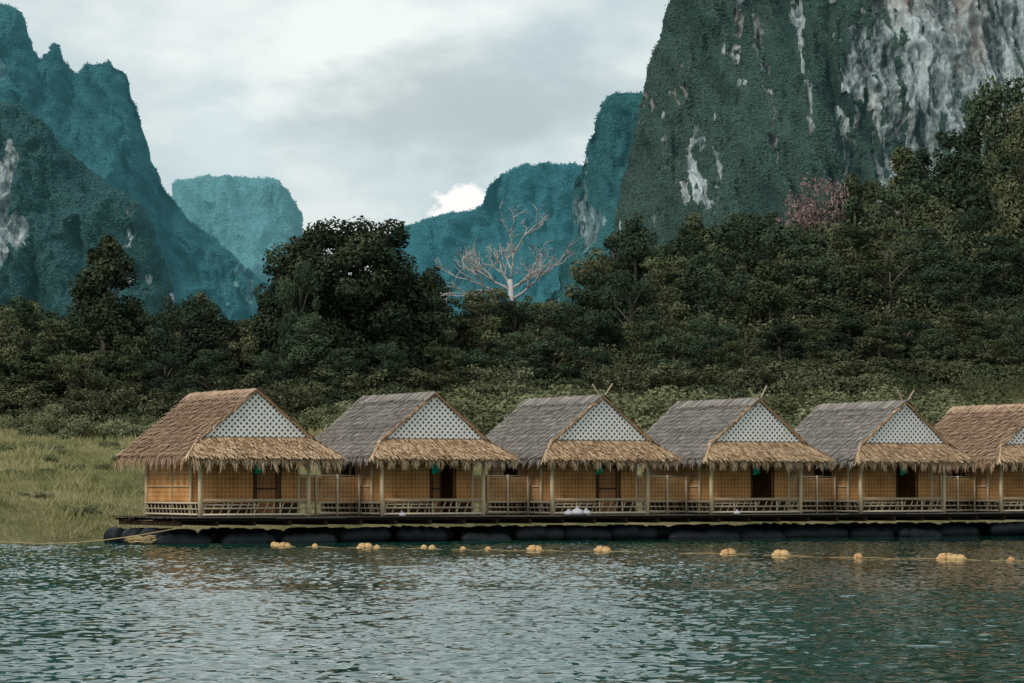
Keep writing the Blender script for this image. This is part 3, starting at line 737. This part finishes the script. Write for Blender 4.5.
# platform
S0=-1.25
e=link('floating_platform',None,None,row(S0,-.75,0)); e.rotation_euler=(0,0,ANG)
tag(e,'long weathered timber platform floating on black plastic tubes','platform')
mb=MB(); Ltot=54
y=0
while y<6.2:
    x=random.uniform(-.2,.1)
    while x<Ltot:
        x2=min(Ltot,x+random.uniform(1.8,4.4)); zz=random.uniform(-.024,.014)
        mb.box(x,x2-.03,y+(random.uniform(-.12,.07) if y==0 else 0),y+.17,.955+zz,.985+zz); x=x2
    y+=.18
DK=mb.mesh('deck',M_deck); link('deck',DK,e)
mb=MB()
for y in (.35,2.2,4.6,6.0): mb.box(.02,Ltot-.02,y,y+.12,.84,.920)
for k in range(36): mb.box(.2+k*1.48,.32+k*1.48,.25,6.2,.66,.837)
link('beam',mb.mesh('beam',M_dark),e)
def pont(seed):
    random.seed(seed); mb=MB(); P=[];R=[]; L=random.choice((2.2,2.8,3.4))
    for k in range(15):
        x=L*k/14; P.append((x,random.uniform(-.04,.04),random.uniform(-.05,.03))); e_=min(k,14-k)
        R.append((.14,.25,.29)[e_] if e_<3 else .30+random.uniform(-.05,.04))
    mb.tube(P,R,14,.5); return mb.mesh('pontoon',M_pont,True)
PT=[pont(k) for k in (1,2,3,4,5)]
random.seed(3)
x=-.5
while x<52:
    m=random.choice(PT); L=max(v.co.x for v in m.vertices)
    o=link('pontoon',m,e,(x,.6+random.uniform(-.25,.3),.12+random.uniform(-.10,.14))); o.rotation_euler=(random.uniform(0,6),random.uniform(-.05,.05),random.uniform(-.06,.06))
    x+=L+random.uniform(-.05,.45)
for k in range(15):
    for y in (2.3,4.0,5.5):
        o=link('pontoon',PT[k%5],e,(-.4+k*3.62,y,.22)); 
for k in range(3):
    o=link('pontoon',PT[k],e,(-.35,.9+k*1.8,.2)); o.rotation_euler=(0,0,math.radians(90)); o.scale=(.5,1.2,1.2)

# ------------------------------------------------------------ small things
def lathe(name,prof,mat,n=14,axis='x',dist=0):
    mb=MB()
    for (u,r) in prof:
        for k in range(n):
            a=2*math.pi*k/n; rr=r*(1+dist*random.uniform(-1,1))
            q=(u,rr*math.cos(a),rr*math.sin(a)) if axis=='x' else (rr*math.cos(a),rr*math.sin(a),u)
            mb.v.append(q)
    for i in range(len(prof)-1):
        for k in range(n):
            k2=(k+1)%n; mb.f.append((i*n+k,i*n+k2,(i+1)*n+k2,(i+1)*n+k)); mb.t.append(.5)
    mb.f.append(tuple(range(n))[::-1]); mb.t.append(.5); mb.f.append(tuple(len(prof)*n-n+k for k in range(n))); mb.t.append(.5)
    return mb.mesh(name,mat,True)
BU=lathe('buoy',[(-.30,.03),(-.28,.05),(-.24,.06),(-.22,.13),(-.15,.16),(-.06,.17),(-.03,.155),(0,.15),(.03,.155),(.06,.17),(.15,.16),(.22,.13),(.24,.06),(.28,.05),(.30,.03)],M_buoy,16,dist=.03)
BS=lathe('buoy',[(-.13,.05),(-.1,.11),(-.03,.14),(.05,.135),(.10,.10),(.12,.06),(.145,.045),(.15,.03)],M_buoy,14,'z',.03)
BP=[(276,545,0),(285,545.5,0),(315,546,1),(365,547,0),(377,547.5,1),(424,547.5,1),(432,548,1),(463,549,1),(488,549,1),(535,549.5,0),(603,550.5,0),(728,553,0),(781,554.5,0),(858,557,1),(946,558,0),(958,558.5,0),(1011,560,1)]
ropepts=[]
random.seed(2)
for px,py,k in BP:
    Y=CZ*F/(py+1.5-HY); X=wx(px,Y)
    o=link('buoy',BS if k else BU,None,(X,Y,.03)); o.rotation_euler=(random.uniform(-.3,.3),random.uniform(-.2,.2),random.uniform(-.6,.6))
    s=random.uniform(.72,.98); o.scale=(s,s,s)
    tag(o,'small round yellow float on a rope in the water' if k else 'elongated orange float on a rope in the water','buoy','floats strung on a rope across the lake')
    ropepts.append(Vector((X,Y,.02)))
mb=MB(); pts=[]
for a,b in zip(ropepts[:-1],ropepts[1:]):
    L=(b-a).length
    for j in range(8):
        q=j/8; p=a.lerp(b,q); p.z+=.015*math.sin(q*9)-.02*math.sin(q*math.pi); p.y+=.25*math.sin(q*math.pi)*min(1,L/4); pts.append(p)
pts.append(ropepts[-1]); pts.append(ropepts[-1]+Vector((3,-1,0)))
mb.tube(pts,.013,5,.4); o=link('rope',mb.mesh('rope',M_rope,True)); tag(o,'tan rope floating on the lake between the buoys','rope')
mb=MB(); a=Vector((-20.5,104.6,.25)); b=Vector(row(S0+.1,-.8,.6)); mid=[a.lerp(b,q/12)+Vector((0,-.3*math.sin(math.pi*q/12),-.38*math.sin(math.pi*q/12))) for q in range(13)]
mb.tube(mid,.02,5,.6); o=link('rope',mb.mesh('rope',M_rope,True)); tag(o,'thin mooring rope from the platform end to the shore','rope')
mb=MB(); random.seed(6)
pp=[]
for k in range(60):
    a=k*.55; r=.25+.15*math.sin(k*.9); pp.append((r*1.5*math.cos(a),r*math.sin(a),.04+k*.004+.05*math.sin(k*1.7)))
mb.tube(pp,.028,5,.6); o=link('rope_coil',mb.mesh('rope_coil',M_rope,True),None,row(-2.6,-.6,.02)); tag(o,'tangled tan rope coil floating beside the platform','rope')
BG=lathe('plastic_bag',[(0,.12),(.02,.22),(.12,.27),(.24,.22),(.32,.1),(.35,.04),(.40,.06),(.44,.09)],M_bag,12,'z',.14)
for s,t,sc in ((SP*2+.9,-.45,1.0),(SP*2+1.35,-.38,.8),(SP*2+.55,-.35,.7),(SP*1+.7,-.35,.5),(SP*3+1.0,-.4,.55)):
    o=link('plastic_bag',BG,None,row(s,t,.985)); o.scale=(sc,sc,sc*.8); o.rotation_euler=(0,0,random.uniform(0,6)); tag(o,'crumpled pale plastic bag on the deck','bag','bags left on the deck')

# ------------------------------------------------------------ world & light
w=bpy.data.worlds.new("World"); scene.world=w; w.use_nodes=True; nt=w.node_tree
bg=nt.nodes['Background']
sky=N(nt,'ShaderNodeTexSky',sky_type='NISHITA'); sky.sun_disc=False; sky.sun_elevation=math.radians(42); sky.sun_rotation=math.radians(220)
tc=N(nt,'ShaderNodeTexCoord')
def wn(scale,ms,det,rough=.5,loc=(0,0,0)):
    m=N(nt,'ShaderNodeMapping'); m.inputs['Scale'].default_value=ms; m.inputs['Location'].default_value=loc
    nt.links.new(tc.outputs['Generated'],m.inputs[0])
    n=N(nt,'ShaderNodeTexNoise'); n.inputs['Scale'].default_value=scale; n.inputs['Detail'].default_value=det; n.inputs['Roughness'].default_value=rough
    nt.links.new(m.outputs[0],n.inputs['Vector']); return n.outputs['Fac']
c1=wn(9,(1,1,2.4),3,.5,(.35,0,.2)); c2=wn(26,(1,1,2.0),4,.6); c3=wn(110,(1,1,1.4),3,.6)
def blob(cx,cz,rx,rz,lo,hi,warp,nz):
    d=N(nt,'ShaderNodeVectorMath',operation='SUBTRACT'); nt.links.new(tc.outputs['Generated'],d.inputs[0]); d.inputs[1].default_value=(cx,.99,cz)
    s=N(nt,'ShaderNodeVectorMath',operation='MULTIPLY'); nt.links.new(d.outputs[0],s.inputs[0]); s.inputs[1].default_value=(1/rx,3,1/rz)
    l=N(nt,'ShaderNodeVectorMath',operation='LENGTH'); nt.links.new(s.outputs[0],l.inputs[0])
    v=math_(nt,'ADD',l.outputs['Value'],math_(nt,'MULTIPLY',math_(nt,'SUBTRACT',nz,.5),warp))
    return ramp(nt,[(lo,(1,1,1)),(hi,(0,0,0))],v).outputs[0]
cf=math_(nt,'ADD',math_(nt,'MULTIPLY',c1,.72),math_(nt,'MULTIPLY',c2,.28))
cr=ramp(nt,[(.38,(.40,.48,.50)),(.46,(.49,.565,.575)),(.54,(.60,.65,.64)),(.64,(.74,.775,.75))],cf)
c=mixc(nt,math_(nt,'MULTIPLY',blob(-.015,.133,.085,.022,.35,1.0,1.6,c2),.75),cr.outputs[0],(.385,.44,.445))
c=mixc(nt,math_(nt,'MULTIPLY',blob(-.10,.120,.022,.03,.3,1.0,1.5,c2),.5),c,(.50,.60,.63))
skyb=N(nt,'ShaderNodeVectorMath',operation='SCALE'); nt.links.new(sky.outputs[0],skyb.inputs[0]); skyb.inputs['Scale'].default_value=.1
c=mixc(nt,.90,skyb.outputs[0],c)
cu=blob(-.0165,.0985,.0135,.0085,.55,.85,2.2,c3)
c=mixc(nt,cu,c,(.80,.785,.77))
nt.links.new(c,bg.inputs['Color']); bg.inputs['Strength'].default_value=1.28
sl=bpy.data.lights.new('sun','SUN'); sl.energy=1.5; sl.angle=math.radians(12); sl.color=(1,.95,.87)
so=link('sun',sl); so.rotation_euler=(math.radians(54),0,math.radians(-42)); so.location=(0,0,60)

# ------------------------------------------------------------ camera
cam=bpy.data.cameras.new('camera'); co=link('camera',cam,None,(0,0,CZ)); co.rotation_euler=(math.radians(90),0,0)
cam.sensor_width=36; cam.lens=100; cam.shift_y=(HY-341.5)/1024; cam.clip_end=30000; cam.clip_start=.5
scene.camera=co
